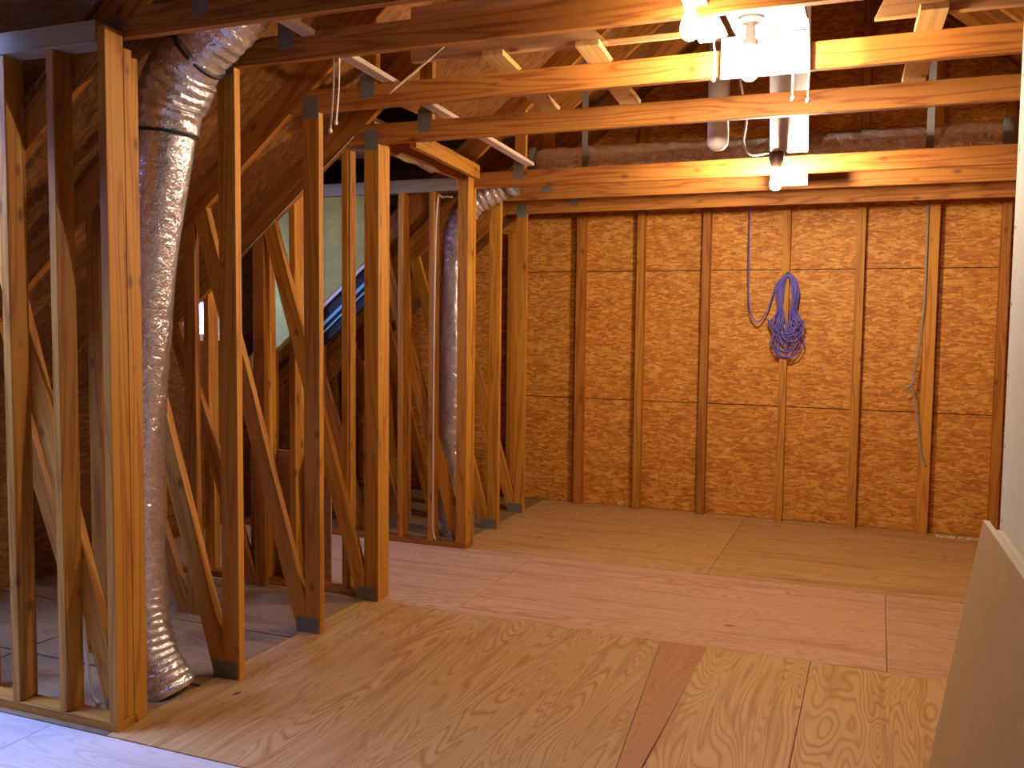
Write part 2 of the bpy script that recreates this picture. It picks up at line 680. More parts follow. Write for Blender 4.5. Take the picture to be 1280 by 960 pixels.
# ------------------------------------------------------------------ back wall
wb = thing('wall_back', (-1, Y_BACK, 0), 'back gable wall of orange strand board nailed behind bare studs', 'wall', kind='structure')
rows = ((0.0, 0.912), (0.915, 2.0), (2.003, 3.2))
cols = ((-4.62, -4.29), (-4.29, -1.852), (-1.852, 0.345), (0.345, 1.75))
for z0, z1 in rows:
    for x0, x1 in cols:
        c = ((x0 + x1) / 2, Y_BACK + 0.0075, (z0 + z1) / 2)
        place('osb_panel', box_mesh(x1 - x0 - 0.004, z1 - z0 - 0.004, 0.015, 'osb', 0.001), 'osb', frame((1, 0, 0), (0, 0, 1), c), wb)
for x0, x1 in cols:
    c = ((x0 + x1) / 2, Y_BACK + 0.0075, 4.0)
    place('osb_panel', box_mesh(x1 - x0 - 0.004, 1.59, 0.015, 'osb', 0.001), 'osb', frame((1, 0, 0), (0, 0, 1), c), wb)
abox('outer_sheathing', wb, -4.75, X_RIGHT + 0.1, Y_BACK + 0.02, Y_BACK + 0.10, -0.1, 4.85, 'osb_roof', bev=0)
for x, w in ((-2.376, 0.070), (-1.856, 0.060), (-1.315, 0.060), (-0.692, 0.058), (-0.150, 0.066), (0.352, 0.084), (0.832, 0.062),
             (1.38, 0.04), (-3.02, 0.04), (-3.62, 0.04), (-4.22, 0.04)):
    zt = min(4.3, rafter_z(x) + 0.05)
    abox('stud', wb, x - w / 2, x + w / 2, 7.512, 7.598, 0.0, zt, random.choice(('lumber', 'lumber_red')), 'z')

# ------------------------------------------------------------------ outer walls out of view
wf = thing('wall_front', (-1, Y_FRONT, 0), 'strand board wall behind the viewpoint', 'wall', kind='structure')
abox('osb_panel', wf, -4.75, X_RIGHT + 0.1, Y_FRONT - 0.05, Y_FRONT, -0.1, 4.85, 'osb_roof', bev=0)
wr = thing('wall_right', (X_RIGHT, 3, 0), 'strand board knee wall hidden behind the white drywall', 'wall', kind='structure')
abox('osb_panel', wr, X_RIGHT, X_RIGHT + 0.05, Y_FRONT - 0.05, Y_BACK + 0.1, -0.1, 4.85, 'osb_roof', bev=0)
wl = thing('wall_left', (WALL_LX, 3, 0), 'outer eave wall of strand board with two dormer windows', 'wall', kind='structure')


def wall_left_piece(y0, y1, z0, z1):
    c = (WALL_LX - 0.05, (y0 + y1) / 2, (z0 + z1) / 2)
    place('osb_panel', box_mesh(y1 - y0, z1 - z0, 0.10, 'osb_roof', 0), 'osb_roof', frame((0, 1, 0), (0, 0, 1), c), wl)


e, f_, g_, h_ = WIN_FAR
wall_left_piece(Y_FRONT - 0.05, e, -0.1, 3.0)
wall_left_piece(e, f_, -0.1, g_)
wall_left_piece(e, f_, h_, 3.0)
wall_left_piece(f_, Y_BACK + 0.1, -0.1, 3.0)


def window(nm, w, label):
    y0, y1, z0, z1 = w
    t = thing(nm, (WALL_LX, (y0 + y1) / 2, z0), label, 'window', kind='structure')
    x0, x1 = WALL_LX - 0.10, WALL_LX + 0.01
    abox('window_frame', t, x0, x1, y0, y0 + 0.045, z0, z1, 'white', 'z')
    abox('window_frame', t, x0, x1, y1 - 0.045, y1, z0, z1, 'white', 'z')
    abox('window_frame', t, x0, x1, y0 + 0.045, y1 - 0.045, z1 - 0.045, z1, 'white', 'y')
    abox('window_sill', t, x0, x1 + 0.03, y0 + 0.045, y1 - 0.045, z0, z0 + 0.05, 'white', 'y')
    abox('meeting_rail', t, x0 + 0.02, x1 - 0.04, y0 + 0.045, y1 - 0.045, (z0 + z1) / 2 - 0.02, (z0 + z1) / 2 + 0.02, 'white', 'y')
    abox('pane', t, x0 + 0.03, x0 + 0.036, y0 + 0.045, y1 - 0.045, z0 + 0.05, (z0 + z1) / 2 - 0.02, 'glass', 'y', 0)
    abox('pane', t, x0 + 0.03, x0 + 0.036, y0 + 0.045, y1 - 0.045, (z0 + z1) / 2 + 0.02, z1 - 0.045, 'glass', 'y', 0)


window('window_1', WIN_FAR, 'white framed dormer window at the end of the side passage')


def added_roof_light(nm, q, zc, label, drop):  # added daylight source, unseen from the camera
    x0, x1, y0, y1 = q
    t = thing(nm, ((x0 + x1) / 2, (y0 + y1) / 2, zc), label, 'window', kind='structure')
    zt = SLAB_Z + 0.10
    abox('skylight_curb', t, x0 - 0.03, x0, y0 - 0.03, y1 + 0.03, zc, zt, 'white', 'y')
    abox('skylight_curb', t, x1, x1 + 0.03, y0 - 0.03, y1 + 0.03, drop, zt, 'white', 'y')  # hangs lower on the near one to block slanting daylight
    abox('skylight_curb', t, x0, x1, y0 - 0.03, y0, zc, zt, 'white', 'x')
    abox('skylight_curb', t, x0, x1, y1, y1 + 0.03, zc, zt, 'white', 'x')
    abox('pane', t, x0, x1, y0, y1, zt - 0.02, zt - 0.014, 'glass', 'x', 0)


added_roof_light('window_added_near', SKY_NEAR, 2.755, 'unseen roof light added over the near passage floor for its daylight', 2.40)
added_roof_light('window_added_far', SKY_FAR, 2.695, 'unseen roof light added over the side passage for its daylight', 2.695)

# ------------------------------------------------------------------ roof deck
roof = thing('roof', (RIDGE_X, 3, 4.5), 'underside of the strand board roof deck above the trusses', 'roof', kind='structure')


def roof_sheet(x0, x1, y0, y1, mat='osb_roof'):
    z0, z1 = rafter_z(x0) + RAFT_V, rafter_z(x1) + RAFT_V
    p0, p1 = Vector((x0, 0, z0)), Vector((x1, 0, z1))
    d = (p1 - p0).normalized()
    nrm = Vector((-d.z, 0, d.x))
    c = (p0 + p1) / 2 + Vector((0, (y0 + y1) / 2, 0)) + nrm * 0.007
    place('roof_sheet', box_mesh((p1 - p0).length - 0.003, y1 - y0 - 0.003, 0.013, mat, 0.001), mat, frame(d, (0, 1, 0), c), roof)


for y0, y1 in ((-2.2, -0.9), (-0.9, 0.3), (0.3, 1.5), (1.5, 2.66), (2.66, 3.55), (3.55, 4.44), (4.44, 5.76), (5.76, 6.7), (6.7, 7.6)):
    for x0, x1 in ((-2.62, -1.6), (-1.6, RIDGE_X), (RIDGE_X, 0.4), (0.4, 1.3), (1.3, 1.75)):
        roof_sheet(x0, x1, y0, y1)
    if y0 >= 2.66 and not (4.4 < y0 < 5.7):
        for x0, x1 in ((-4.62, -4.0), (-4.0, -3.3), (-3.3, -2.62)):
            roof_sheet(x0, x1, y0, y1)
abox('sky_shield', roof, -2.82, X_RIGHT + 0.1, Y_FRONT - 0.1, Y_BACK + 0.15, 4.85, 4.92, 'osb_roof', bev=0)  # added unseen cover that keeps sky light from leaking in
abox('sky_shield', roof, -2.82, -2.78, Y_FRONT - 0.1, Y_BACK + 0.15, SLAB_Z, 4.85, 'osb_roof', bev=0)


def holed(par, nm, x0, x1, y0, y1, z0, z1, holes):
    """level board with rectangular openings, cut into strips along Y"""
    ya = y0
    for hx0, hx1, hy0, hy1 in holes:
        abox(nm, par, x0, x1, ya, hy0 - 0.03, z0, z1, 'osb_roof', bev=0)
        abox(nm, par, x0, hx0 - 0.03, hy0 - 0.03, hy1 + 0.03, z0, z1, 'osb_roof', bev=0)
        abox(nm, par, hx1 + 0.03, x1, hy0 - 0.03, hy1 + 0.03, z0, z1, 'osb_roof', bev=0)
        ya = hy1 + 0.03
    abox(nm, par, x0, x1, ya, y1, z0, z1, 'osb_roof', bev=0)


holed(roof, 'sky_shield', -4.75, -2.78, Y_FRONT - 0.1, Y_BACK + 0.15, SLAB_Z, SLAB_Z + 0.05, (SKY_NEAR, SKY_FAR))

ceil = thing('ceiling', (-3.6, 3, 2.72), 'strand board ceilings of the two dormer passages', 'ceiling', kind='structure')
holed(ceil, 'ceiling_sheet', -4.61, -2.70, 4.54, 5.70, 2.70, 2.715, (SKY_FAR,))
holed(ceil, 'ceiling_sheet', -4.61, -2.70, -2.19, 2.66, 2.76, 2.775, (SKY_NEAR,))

# ------------------------------------------------------------------ stud walls of the two passages
w0 = thing('wall_near', (-2.6, 2.585, 0), 'bare stud wall under a pale header at the near passage, cable inside it', 'stud wall', kind='structure')
Y0, Y1 = 2.585, 2.672
abox('bottom_plate', w0, -4.6, -2.61, Y0, Y1, 0.0, 0.036, 'lumber', 'x')
abox('header', w0, -4.6, -2.655, Y0 - 0.004, Y1, 2.552, 2.632, 'weathered', 'x')
for x0, x1 in ((-2.692, -2.654), (-2.902, -2.866), (-3.155, -3.115), (-3.56, -3.52), (-3.96, -3.92), (-4.36, -4.32)):
    if x1 > -2.7:
        abox('stud', w0, -2.652, -2.614, Y0, Y1, 0.037, 2.61, 'lumber', 'z')
    else:
        abox('stud', w0, x0, x1, Y0, Y1, 0.037, 2.551, 'lumber', 'z')

w3 = thing('wall_passage_near', (-2.6, 4.437, 0), 'stud wall along the near side of the daylit side passage', 'stud wall', kind='structure')
Y0, Y1 = 4.437, 4.524
abox('bottom_plate', w3, -4.6, -2.63, Y0, Y1, 0.0, 0.036, 'lumber_red', 'x')
abox('top_plate', w3, -4.6, -2.63, Y0, Y1, 2.505, 2.545, 'weathered', 'x')
abox('stud', w3, -2.628, -2.540, Y0, Y1, 0.0, 2.60, 'lumber', 'z')
for x in (-2.775, -3.125, -3.32, -3.74, -4.15):
    abox('stud', w3, x - 0.02, x + 0.02, Y0, Y1, 0.037, 2.504, 'lumber', 'z')

w4 = thing('wall_passage_far', (-2.6, 5.676, 0), 'stud wall along the far side of the daylit side passage, cable on one stud', 'stud wall', kind='structure')
Y0, Y1 = 5.676, 5.763
abox('bottom_plate', w4, -4.6, -2.585, Y0, Y1, 0.0, 0.036, 'lumber_red', 'x')
abox('header', w4, -4.6, -2.668, Y0 - 0.003, Y1, 2.445, 2.530, 'weathered', 'x')
abox('stud', w4, -2.664, -2.587, Y0, Y1, 0.037, 2.58, 'lumber', 'z')
for x in (-2.860, -3.10, -3.36, -3.78, -4.2):
    abox('stud', w4, x - 0.02, x + 0.02, Y0, Y1, 0.037, 2.444, 'lumber', 'z')

# ------------------------------------------------------------------ roof trusses
T_LABEL = [
    'roof truss at the near stud wall corner, its beam leaving the top of the picture',
    'roof truss with gusset plate at post foot, the one just behind the big foil duct',
    'roof truss standing second behind the big foil duct, its beam passing behind the near bulb',
    'roof truss on the near edge of the passage opening, pull cords hang before its beam',
    'roof truss on the far edge of the passage opening, foremost of the three low beams',
    'roof truss between the passage corner post and the last truss, middle of three low beams',
    'last roof truss before the strand board back wall, lowest of three low beams']


def gusset(par_, x0, x1, z0, z1, y):
    abox('gusset_plate', par_, x0, x1, y - 0.0016, y - 0.0002, z0, z1, 'galv', 'x', 0)


def truss(i):
    y, X, H = TY[i], TX[i], TH[i]
    t = thing('roof_truss', (X, y, 0), T_LABEL[i], 'truss', 'roof trusses in a row')
    y1 = y + TT
    ww = 0.089
    wm = 'lumber'
    XP = X - ww
    ang = math.atan(SL)
    # rafters
    for s in (0, 1):
        if s == 0:
            xa, xb = -4.6, RIDGE_X - 0.001
        else:
            xa, xb = RIDGE_X + 0.001, X_RIGHT - 0.01
        poly = [(xa, rafter_z(xa)), (xb, rafter_z(xb)), (xb, rafter_z(xb) + RAFT_V), (xa, rafter_z(xa) + RAFT_V)]
        rf_ = prism('rafter', t, poly, y, y1, ang if s == 0 else -ang, 'lumber_red')
        if s == 0:
            raf = rf_
    # post
    post_top = min(H - 0.001, rafter_z(XP) - 0.002)
    if i in (4,):
        post_top = H - 0.001
    post = prism('post', t, [(XP, 0.0), (X, 0.0), (X, post_top), (XP, post_top)], y, y1, math.pi / 2, wm)
    if i == 0:
        prism('post', t, [(XP, 0.0), (X - 0.003, 0.0), (X - 0.003, 2.53), (XP, 2.53)], y1 + 0.001, y1 + 0.033, math.pi / 2, wm)
    # ceiling beam: butts the rafter, runs through to the other slope
    xl = X - ww
    poly = [(xl - 0.3, H), (X_RIGHT - 0.02, H), (X_RIGHT - 0.02, H + BEAM_H), (xl - 0.3, H + BEAM_H)]
    # stays under the rafter underside: z - SL*x <= 2.60 + SL*2.65
    poly = clip_poly(poly, -SL, 1.0, 2.60 + SL * 2.65 - 0.001)
    poly = clip_poly(poly, SL, 1.0, rafter_z(RIDGE_X) + SL * RIDGE_X - 0.001)
    cbeam = prism('ceiling_beam', t, poly, y, y1, 0.0, 'beam')
    # diagonal web from post foot to rafter, vertical web under its head
    XD = -3.245 + (TX[i] + 2.53)
    foot = (XP - 0.005, 0.02)
    head = (XD, rafter_z(XD))
    st, an = strip((foot[0] + (foot[0] - head[0]) * 0.15, foot[1] - (head[1] - foot[1]) * 0.15),
                   (head[0] - (foot[0] - head[0]) * 0.15, head[1] + (head[1] - foot[1]) * 0.15), ww)
    st = clip_poly(st, 1, 0, XP - 0.001)
    st = clip_poly(st, 0, -1, 0.0)
    st = clip_poly(st, -SL, 1.0, 2.60 + SL * 2.65 - 0.001)
    prism('diagonal_web', t, st, y, y1, an, 'lumber')
    xv0, xv1 = XD - 0.115, XD - 0.115 + 0.075
    sv = [(xv0, 0.0), (xv1, 0.0), (xv1, 3.0), (xv0, 3.0)]
    sv = clip_poly(sv, -SL, 1.0, 2.60 + SL * 2.65 - 0.001)
    prism('vertical_web', t, sv, y + 0.001, y1 - 0.001, math.pi / 2, 'lumber_red')
    # second web out to the eave
    f2, h2 = (xv0 - 0.03, 0.03), (-3.95, rafter_z(-3.95))
    st, an = strip((f2[0] + 0.1, f2[1] - 0.1 * (h2[1] - f2[1]) / (f2[0] - h2[0])), (h2[0] - 0.1, h2[1] + 0.1 * (h2[1] - f2[1]) / (f2[0] - h2[0])), ww)
    st = clip_poly(st, 1, 0, xv0 - 0.001)
    st = clip_poly(st, 0, -1, 0.0)
    st = clip_poly(st, -SL, 1.0, 2.60 + SL * 2.65 - 0.001)
    prism('diagonal_web', t, st, y, y1, an, 'lumber_red')
    # short king post above the beam
    xk = -2.215
    sk = clip_poly([(xk - 0.075, H + BEAM_H + 0.001), (xk, H + BEAM_H + 0.001), (xk, 3.6), (xk - 0.075, 3.6)], -SL, 1.0, 2.60 + SL * 2.65 - 0.001)
    king = prism('king_post', t, sk, y, y1, math.pi / 2, 'lumber')
    # galvanised plates pressed on the near face
    gusset(cbeam, XP + 0.003, X - 0.004, H - 0.03, H + 0.072, y)
    gusset(post, XP - 0.05, X - 0.012, 0.0, 0.078, y)
    gusset(king, xk - 0.085, xk - 0.012, H + 0.045, H + 0.165, y)
    if i in (2, 3):
        gusset(raf, -1.72, -1.60, rafter_z(-1.66) - 0.02, rafter_z(-1.66) + 0.12, y)
    return t


trusses = [truss(i) for i in range(7)]

# ------------------------------------------------------------------ boards lying on the beams
o = beam3('lateral_brace', None, (-2.15, 2.75, 2.722), (-2.18, 5.76, 2.605), 0.06, 0.022, 'pale', side=(1, 0, 0))
tag(o, 'long thin pale brace board lying across the truss beams beside the king posts', 'board')
labs = ['short flat brace board between second and third beam, over the passage side', 'short flat brace board between second and third beam, beside the near bulb',
        'short flat brace board between second and third beam, toward the white drywall']
for (xa, xb), lb in zip(((-1.585, -1.49), (-1.175, -1.075), (0.095, 0.19)), labs):
    p0 = Vector(((xa + xb) / 2, 3.60, 2.683))
    p1 = Vector(((xa + xb) / 2 - 0.04, 4.46, 2.640))
    o = beam3('brace_board', None, p0, p1, xb - xa, 0.024, 'brace', side=(1, 0, 0))
    tag(o, lb, 'board', 'flat brace boards over the beams')


def plank(name, poly, y0, y1, mat, label):
    return tag(prism(name, None, poly, y0, y1, 0.0, mat), label, 'plank')


ZP = 2.697
plank('wide_plank', [(-1.95, ZP), (-1.06, ZP), (-1.20, ZP + 0.14), (-1.27, ZP + 0.235), (-1.95, ZP + 0.235)], 3.655, 3.693, 'plank',
      'wide knotty plank on edge above the second beam, passage side, slanted end')
plank('wide_plank', [(-0.055, ZP - 0.02), (1.2, ZP - 0.02), (1.2, ZP + 0.215), (0.06, ZP + 0.215)], 3.655, 3.693, 'plank',
      'wide knotty plank on edge above the second beam, drywall side, slanted end')
o = abox('batten', None, -1.3, -0.74, 3.695, 3.715, ZP - 0.002, ZP + 0.02, 'plank', 'x')
tag(o, 'thin batten running from the passage side wide plank toward the near bulb', 'board')

# header along the passage mouth
o = beam3('passage_header', None, (-2.40, 4.53, 2.555), (-2.52, 5.67, 2.555), 0.09, 0.038, 'lumber', side=(0, 0, 1))
tag(o, 'orange header board spanning the passage opening between two corner posts', 'board')
o = beam3('passage_header', None, (-2.66, 4.53, 2.60), (-2.66, 5.67, 2.585), 0.14, 0.038, 'lumber_red', side=(0, 0, 1))
tag(o, 'dark upper header board behind the orange one over the passage opening', 'board')


# ------------------------------------------------------------------ foil ducts
def duct_mesh(path, rad, pitch, amp, seed, seg=36, wr=0.05):
    bm = bmesh.new()

    def rf(i, s, th):
        am = amp(s) if callable(amp) else amp
        wk = wr(s) if callable(wr) else wr
        base = rad(s) if callable(rad) else rad
        sp = math.sin(2 * math.pi * s / pitch + th)
        w = noise.noise(Vector((math.cos(th) * 2.2, math.sin(th) * 2.2, s * 9 + seed)))
        w2 = noise.noise(Vector((math.cos(th) * 5, math.sin(th) * 5, s * 30 + seed)))
        return base * (1 + am * sp + wk * w + wk * 0.6 * w2)

    sweep(bm, path, rf, seg)
    return bm


d1 = thing('foil_duct', (-2.74, 2.95, 0), 'big crinkled silver flexible duct standing behind the near corner post, bending over at top', 'duct')
p = catmull([(-2.715, 2.97, 0.0), (-2.79, 2.95, 0.18), (-2.83, 2.95, 0.45), (-2.838, 2.95, 0.85), (-2.81, 2.95, 1.3), (-2.765, 2.95, 1.8),
             (-2.69, 2.95, 2.18), (-2.668, 2.95, 2.30)], 34)
mesh_obj('duct_sleeve', duct_mesh(p, lambda s: 0.098 + 0.014 * max(0, 1 - s / 0.25) + 0.012 * min(1, max(0, s - 1.2)), 0.036, lambda s: 0.03 if s < 1.3 else 0.03 * max(0.08, 1 - (s - 1.3) / 0.5), 3.1, 36, lambda s: 0.05 if s < 1.4 else 0.05 * max(0.35, 1 - (s - 1.4) / 0.5)), 'foil', d1, p[0])
p2 = catmull([(-2.668, 2.95, 2.295), (-2.645, 2.95, 2.42), (-2.575, 2.95, 2.54), (-2.50, 2.95, 2.605)], 26)
mesh_obj('elbow', duct_mesh(p2, lambda s: 0.118 + 0.014 * math.sin(min(1, s / 0.35) * math.pi), 0.05, 0.02, 7.7, wr=0.10), 'foil', d1, p2[0])
p3 = catmull([(-2.51, 2.95, 2.60), (-2.36, 2.95, 2.70), (-2.15, 2.95, 2.875), (-1.8, 2.95, 3.08), (-1.3, 2.95, 3.3)], 26)
mesh_obj('duct_sleeve', duct_mesh(p3, 0.112, 0.04, 0.03, 1.3, wr=0.08), 'foil', d1, p3[0])
for q, dr in (((-2.505, 2.95, 2.602), (0.83, 0, 0.55)), ((-2.668, 2.95, 2.298), (0.12, 0, 1))):
    lathe('strap', d1, [(0.117, -0.006), (0.125, -0.006), (0.125, 0.006), (0.117, 0.006)], q, 'black', 32, dr)

d2 = thing('foil_duct', (-2.86, 6.02, 0.2), 'slim silver flexible duct hanging behind the passage corner post and studs', 'duct')
p = catmull([(-2.84, 6.03, 0.0), (-2.87, 6.03, 0.5), (-2.87, 6.03, 1.2), (-2.86, 6.03, 1.9), (-2.83, 6.03, 2.22), (-2.72, 6.03, 2.40), (-2.57, 6.04, 2.485), (-2.45, 6.05, 2.54)], 22)
mesh_obj('duct_sleeve', duct_mesh(p, 0.098, 0.05, 0.035, 5.2, 28, 0.09), 'foil', d2, p[0])
lathe('collar', d2, [(0.10, -0.03), (0.108, -0.03), (0.108, 0.03), (0.10, 0.03)], (-2.455, 6.05, 2.537), 'galv', 28, (0.85, 0, 0.5))

d3 = thing('foil_duct', (-0.8, 6.06, 2.72), 'long silver insulated duct lying level above the far beams', 'duct')
p = catmull([(-2.28, 6.06, 2.655), (-1.6, 6.06, 2.66), (-0.8, 6.06, 2.65), (0.0, 6.06, 2.66), (0.66, 6.06, 2.655)], 40)
mesh_obj('duct_sleeve', duct_mesh(p, 0.098, 0.11, 0.03, 9.4, 30, 0.10), 'foil', d3, p[0])
for xq in (-2.28, 0.66):
    lathe('collar', d3, [(0.0, -0.04), (0.115, -0.04), (0.115, 0.05), (0.0, 0.05)], (xq, 6.06, 2.655), 'galv', 28, (1, 0, 0))
for xq in (-1.86, 0.24):
    abox('hanger_strap', d3, xq - 0.02, xq + 0.02, 5.940, 5.944, 2.57, 3.30, 'galv', 'z', 0)

# ------------------------------------------------------------------ lamps
ZM = 2.712
o = abox('mounting_board', None, -0.725, -0.605, 3.19, 3.86, ZM, ZM + 0.02, 'white', 'y')
tag(o, 'narrow white painted board resting on two beams next to the near bulb', 'board')
BULB = [(0.0, -0.052), (0.014, -0.050), (0.026, -0.040), (0.031, -0.025), (0.032, -0.012), (0.029, 0.005), (0.021, 0.025), (0.015, 0.04), (0.014, 0.05), (0.0, 0.05)]
o = abox('mounting_board', None, -0.57, -0.29, 3.225, 3.86, ZM, ZM + 0.02, 'white', 'y')  # added board: overexposes like glare and shades the ridge
tag(o, 'wide white board added over the near bulb for glare and shade above', 'board')
o = prism('painted_board', None, [(-0.625, 2.545), (-0.285, 2.545), (-0.285, 2.705), (-0.625, 2.705)], 3.792, 3.812, 0.0, 'white')  # added white board, overexposed to stand in for the bulb's glare
tag(o, 'short white board added on the second beam, standing in for bulb glare', 'board')
B1 = (-0.485, 3.60, 2.530)
l1 = thing('bulb_lamp', B1, 'bare glowing bulb under white boards before the second beam, hottest of the three', 'lamp')
lathe('socket', l1, [(0.0, 0.181), (0.050, 0.181), (0.046, 0.165), (0.018, 0.155), (0.018, 0.105), (0.030, 0.095), (0.026, 0.052), (0.0, 0.052)], B1, 'pvc')
lathe('bulb', l1, BULB, B1, 'bulb1', 20)
B3 = (-0.60, 3.03, 2.530)  # extra lamp, added to light the first beam from the front
l3 = thing('bulb_lamp', B3, 'dim bulb added before the first beam to light its face', 'lamp')
abox('bracket', l3, B3[0] - 0.03, B3[0] + 0.03, 2.99, 3.175, 2.632, 2.652, 'white', 'y')
lathe('socket', l3, [(0.0, 0.101), (0.040, 0.101), (0.036, 0.085), (0.026, 0.07), (0.022, 0.052), (0.0, 0.052)], B3, 'pvc')
lathe('bulb', l3, BULB, B3, 'bulb_added', 20)

l2 = thing('bulb_lamp', (-0.577, 5.50, 2.38), 'bare glowing bulb hanging in a dark socket before the low beams', 'lamp')
lathe('socket', l2, [(0.0, 0.165), (0.040, 0.165), (0.043, 0.13), (0.030, 0.085), (0.024, 0.052), (0.0, 0.052)], (-0.577, 5.50, 2.385), 'socket')
lathe('bulb', l2, BULB, (-0.577, 5.50, 2.385), 'bulb2', 20)
tube('supply_cable', l2, [(-0.80, 5.52, 3.0), (-0.755, 5.52, 2.75), (-0.765, 5.52, 2.62), (-0.72, 5.51, 2.545), (-0.61, 5.50, 2.548)], 0.007, 'cord')
abox('mounting_bracket', l2, -0.60, -0.55, 5.47, 5.762, 2.552, 2.568, 'white', 'y')
o = prism('painted_board', None, [(-0.640, 2.40), (-0.425, 2.40), (-0.440, 3.7), (-0.685, 3.7)], 5.806, 5.826, math.pi / 2, 'white')
tag(o, 'tall white painted board fixed upright behind the farther bulb', 'board')

# pull cords
def cord(label, top, bot, knob=True, r=0.004):
    t = thing('pull_cord', bot, label, 'cord', 'white pull cords')
    mid = ((top[0] + bot[0]) / 2 + 0.006, (top[1] + bot[1]) / 2, (top[2] + bot[2]) / 2)
    tube('string', t, [top, mid, bot], r, 'cord')
    if knob:
        lathe('knob', t, [(0, -0.012), (0.007, -0.009), (0.009, 0.0), (0.006, 0.008), (0, 0.01)], bot, 'cord', 10)
    return t


cord('white pull cord with knob, the longer of a pair before the second post', (-2.178, 3.40, 2.70), (-2.196, 3.40, 2.368))
cord('white pull cord with knob, the shorter of a pair before the second post', (-2.152, 3.40, 2.70), (-2.168, 3.40, 2.400))
cord('short white pull cord ending just under the second beam beside the near bulb', (-0.650, 3.74, 2.71), (-0.640, 3.72, 2.528))
cord('white pull cord with knob hanging before the third beam, nearer the lit bulb', (-0.352, 3.72, 2.71), (-0.337, 3.72, 2.430))
cord('white pull cord with knob hanging before the third beam, edge of white board', (-0.288, 3.70, 2.73), (-0.279, 3.70, 2.415))

# vent pipe
o = lathe('vent_pipe', None, [(0.0, 0.0), (0.032, 0.008), (0.052, 0.03), (0.055, 0.06), (0.055, 0.16), (0.060, 0.162), (0.060, 0.20), (0.055, 0.202), (0.055, 1.3), (0.0, 1.3)], (-0.812, 4.9, 2.462), 'pvc', 28)
tag(o, 'white capped plastic pipe dropping between the third beam and the low beams', 'pipe')

# ------------------------------------------------------------------ wires
def wire(name, label, pts, r, mat, cat='cable'):
    return tag(tube(name, None, pts, r, mat), label, cat)


wire('electric_cable', 'pale cable running down inside the near stud wall', [(-2.725, 2.725, 2.42), (-2.76, 2.725, 2.54), (-2.85, 2.725, 2.54), (-2.93, 2.725, 2.42),
     (-2.95, 2.725, 2.0), (-2.953, 2.73, 1.2), (-2.945, 2.73, 0.55), (-2.90, 2.73, 0.1), (-2.87, 2.74, 0.006)], 0.008, 'cable')
wire('electric_cable', 'pale cable stapled down a stud at the far side of the passage', [(-2.70, 5.668, 2.40), (-2.77, 5.668, 2.40), (-2.815, 5.668, 2.34), (-2.832, 5.668, 1.6),
     (-2.836, 5.668, 0.3), (-2.83, 5.668, 0.10), (-2.81, 5.66, 0.05)], 0.006, 'cable')
wire('electric_cable', 'thin pale cable slanting down to the second beam, hottest of the three', [(-1.70, 3.60, 2.80), (-1.76, 3.60, 2.73), (-1.99, 3.60, 2.58), (-2.03, 3.62, 2.56)], 0.004, 'cable')
wire('electric_cable', 'thin pale cable slanting down to the second beam, behind its twin', [(-1.74, 3.65, 2.80), (-1.80, 3.65, 2.735), (-2.01, 3.65, 2.595), (-2.05, 3.66, 2.58)], 0.004, 'cable')
wire('electric_cable', 'thin pale cable stapled along the sloping rafter above the passage studs', [(-2.69, 4.392, 2.56), (-2.95, 4.392, 2.342), (-3.2, 4.392, 2.132), (-3.44, 4.392, 1.93)], 0.0035, 'cable')
wire('hanging_wire', 'frayed grey cable hanging down the wide stud of the back wall', [(0.307, 7.505, 2.50), (0.309, 7.50, 2.1), (0.307, 7.50, 1.73), (0.285, 7.50, 1.42), (0.25, 7.50, 1.14),
     (0.262, 7.50, 1.05), (0.29, 7.50, 0.9), (0.33, 7.505, 0.62), (0.364, 7.506, 0.52)], 0.010, 'grey_cable')
wire('hanging_wire', 'short loose end twisted off the grey cable', [(0.262, 7.498, 1.17), (0.235, 7.49, 1.12), (0.185, 7.48, 1.085)], 0.010, 'grey_cable')

# ------------------------------------------------------------------ rope on the wall
rp = thing('coiled_rope', (-0.665, 7.48, 1.32), 'coiled blue purple rope hanging from a nail on a back wall stud', 'rope')
bm = bmesh.new()
rnd = random.Random(3)
for i in range(17):
    top_w = rnd.uniform(0.035, 0.085)
    bot_w = rnd.uniform(0.02, 0.135)
    top = 1.965 - rnd.uniform(0, 0.02)
    bot = rnd.uniform(1.31, 1.50)
    wst = rnd.uniform(0.02, 0.075)
    cx = -0.672 + rnd.uniform(-0.008, 0.008)
    yy = 7.494 - rnd.uniform(0.0, 0.045)
    cb = cx + rnd.uniform(-0.035, 0.045)
    zm = rnd.uniform(1.62, 1.74)
    ctrl = [(cx, top), (cx + top_w * 0.75, top - 0.05), (cx + top_w, top - 0.15), (cx + wst, zm), (cb + bot_w * 0.8, (zm + bot) / 2), (cb + bot_w, bot + 0.10),
            (cb + bot_w * 0.5, bot + 0.015), (cb, bot), (cb - bot_w * 0.5, bot + 0.02), (cb - bot_w, bot + 0.11), (cb - bot_w * 0.8, (zm + bot) / 2), (cx - wst, zm), (cx - top_w, top - 0.15),
            (cx - top_w * 0.75, top - 0.05)]
    pts = [Vector((x, yy + rnd.uniform(-0.008, 0.008), z)) for x, z in ctrl]
    ext = pts[-2:] + pts + pts[:3]
    full = catmull(ext, 4)
    loop = full[2 * 4:2 * 4 + len(pts) * 4]
    sweep(bm, loop, 0.0055, 5, closed=True)
mesh_obj('coil', bm, 'rope', rp, (-0.665, 7.48, 1.6))
tube('tail', rp, [(-0.975, 7.49, 2.56), (-0.973, 7.49, 2.1), (-0.960, 7.49, 1.72), (-0.915, 7.49, 1.60), (-0.865, 7.485, 1.60), (-0.81, 7.48, 1.70), (-0.765, 7.475, 1.86), (-0.71, 7.475, 1.93)], 0.006, 'rope')
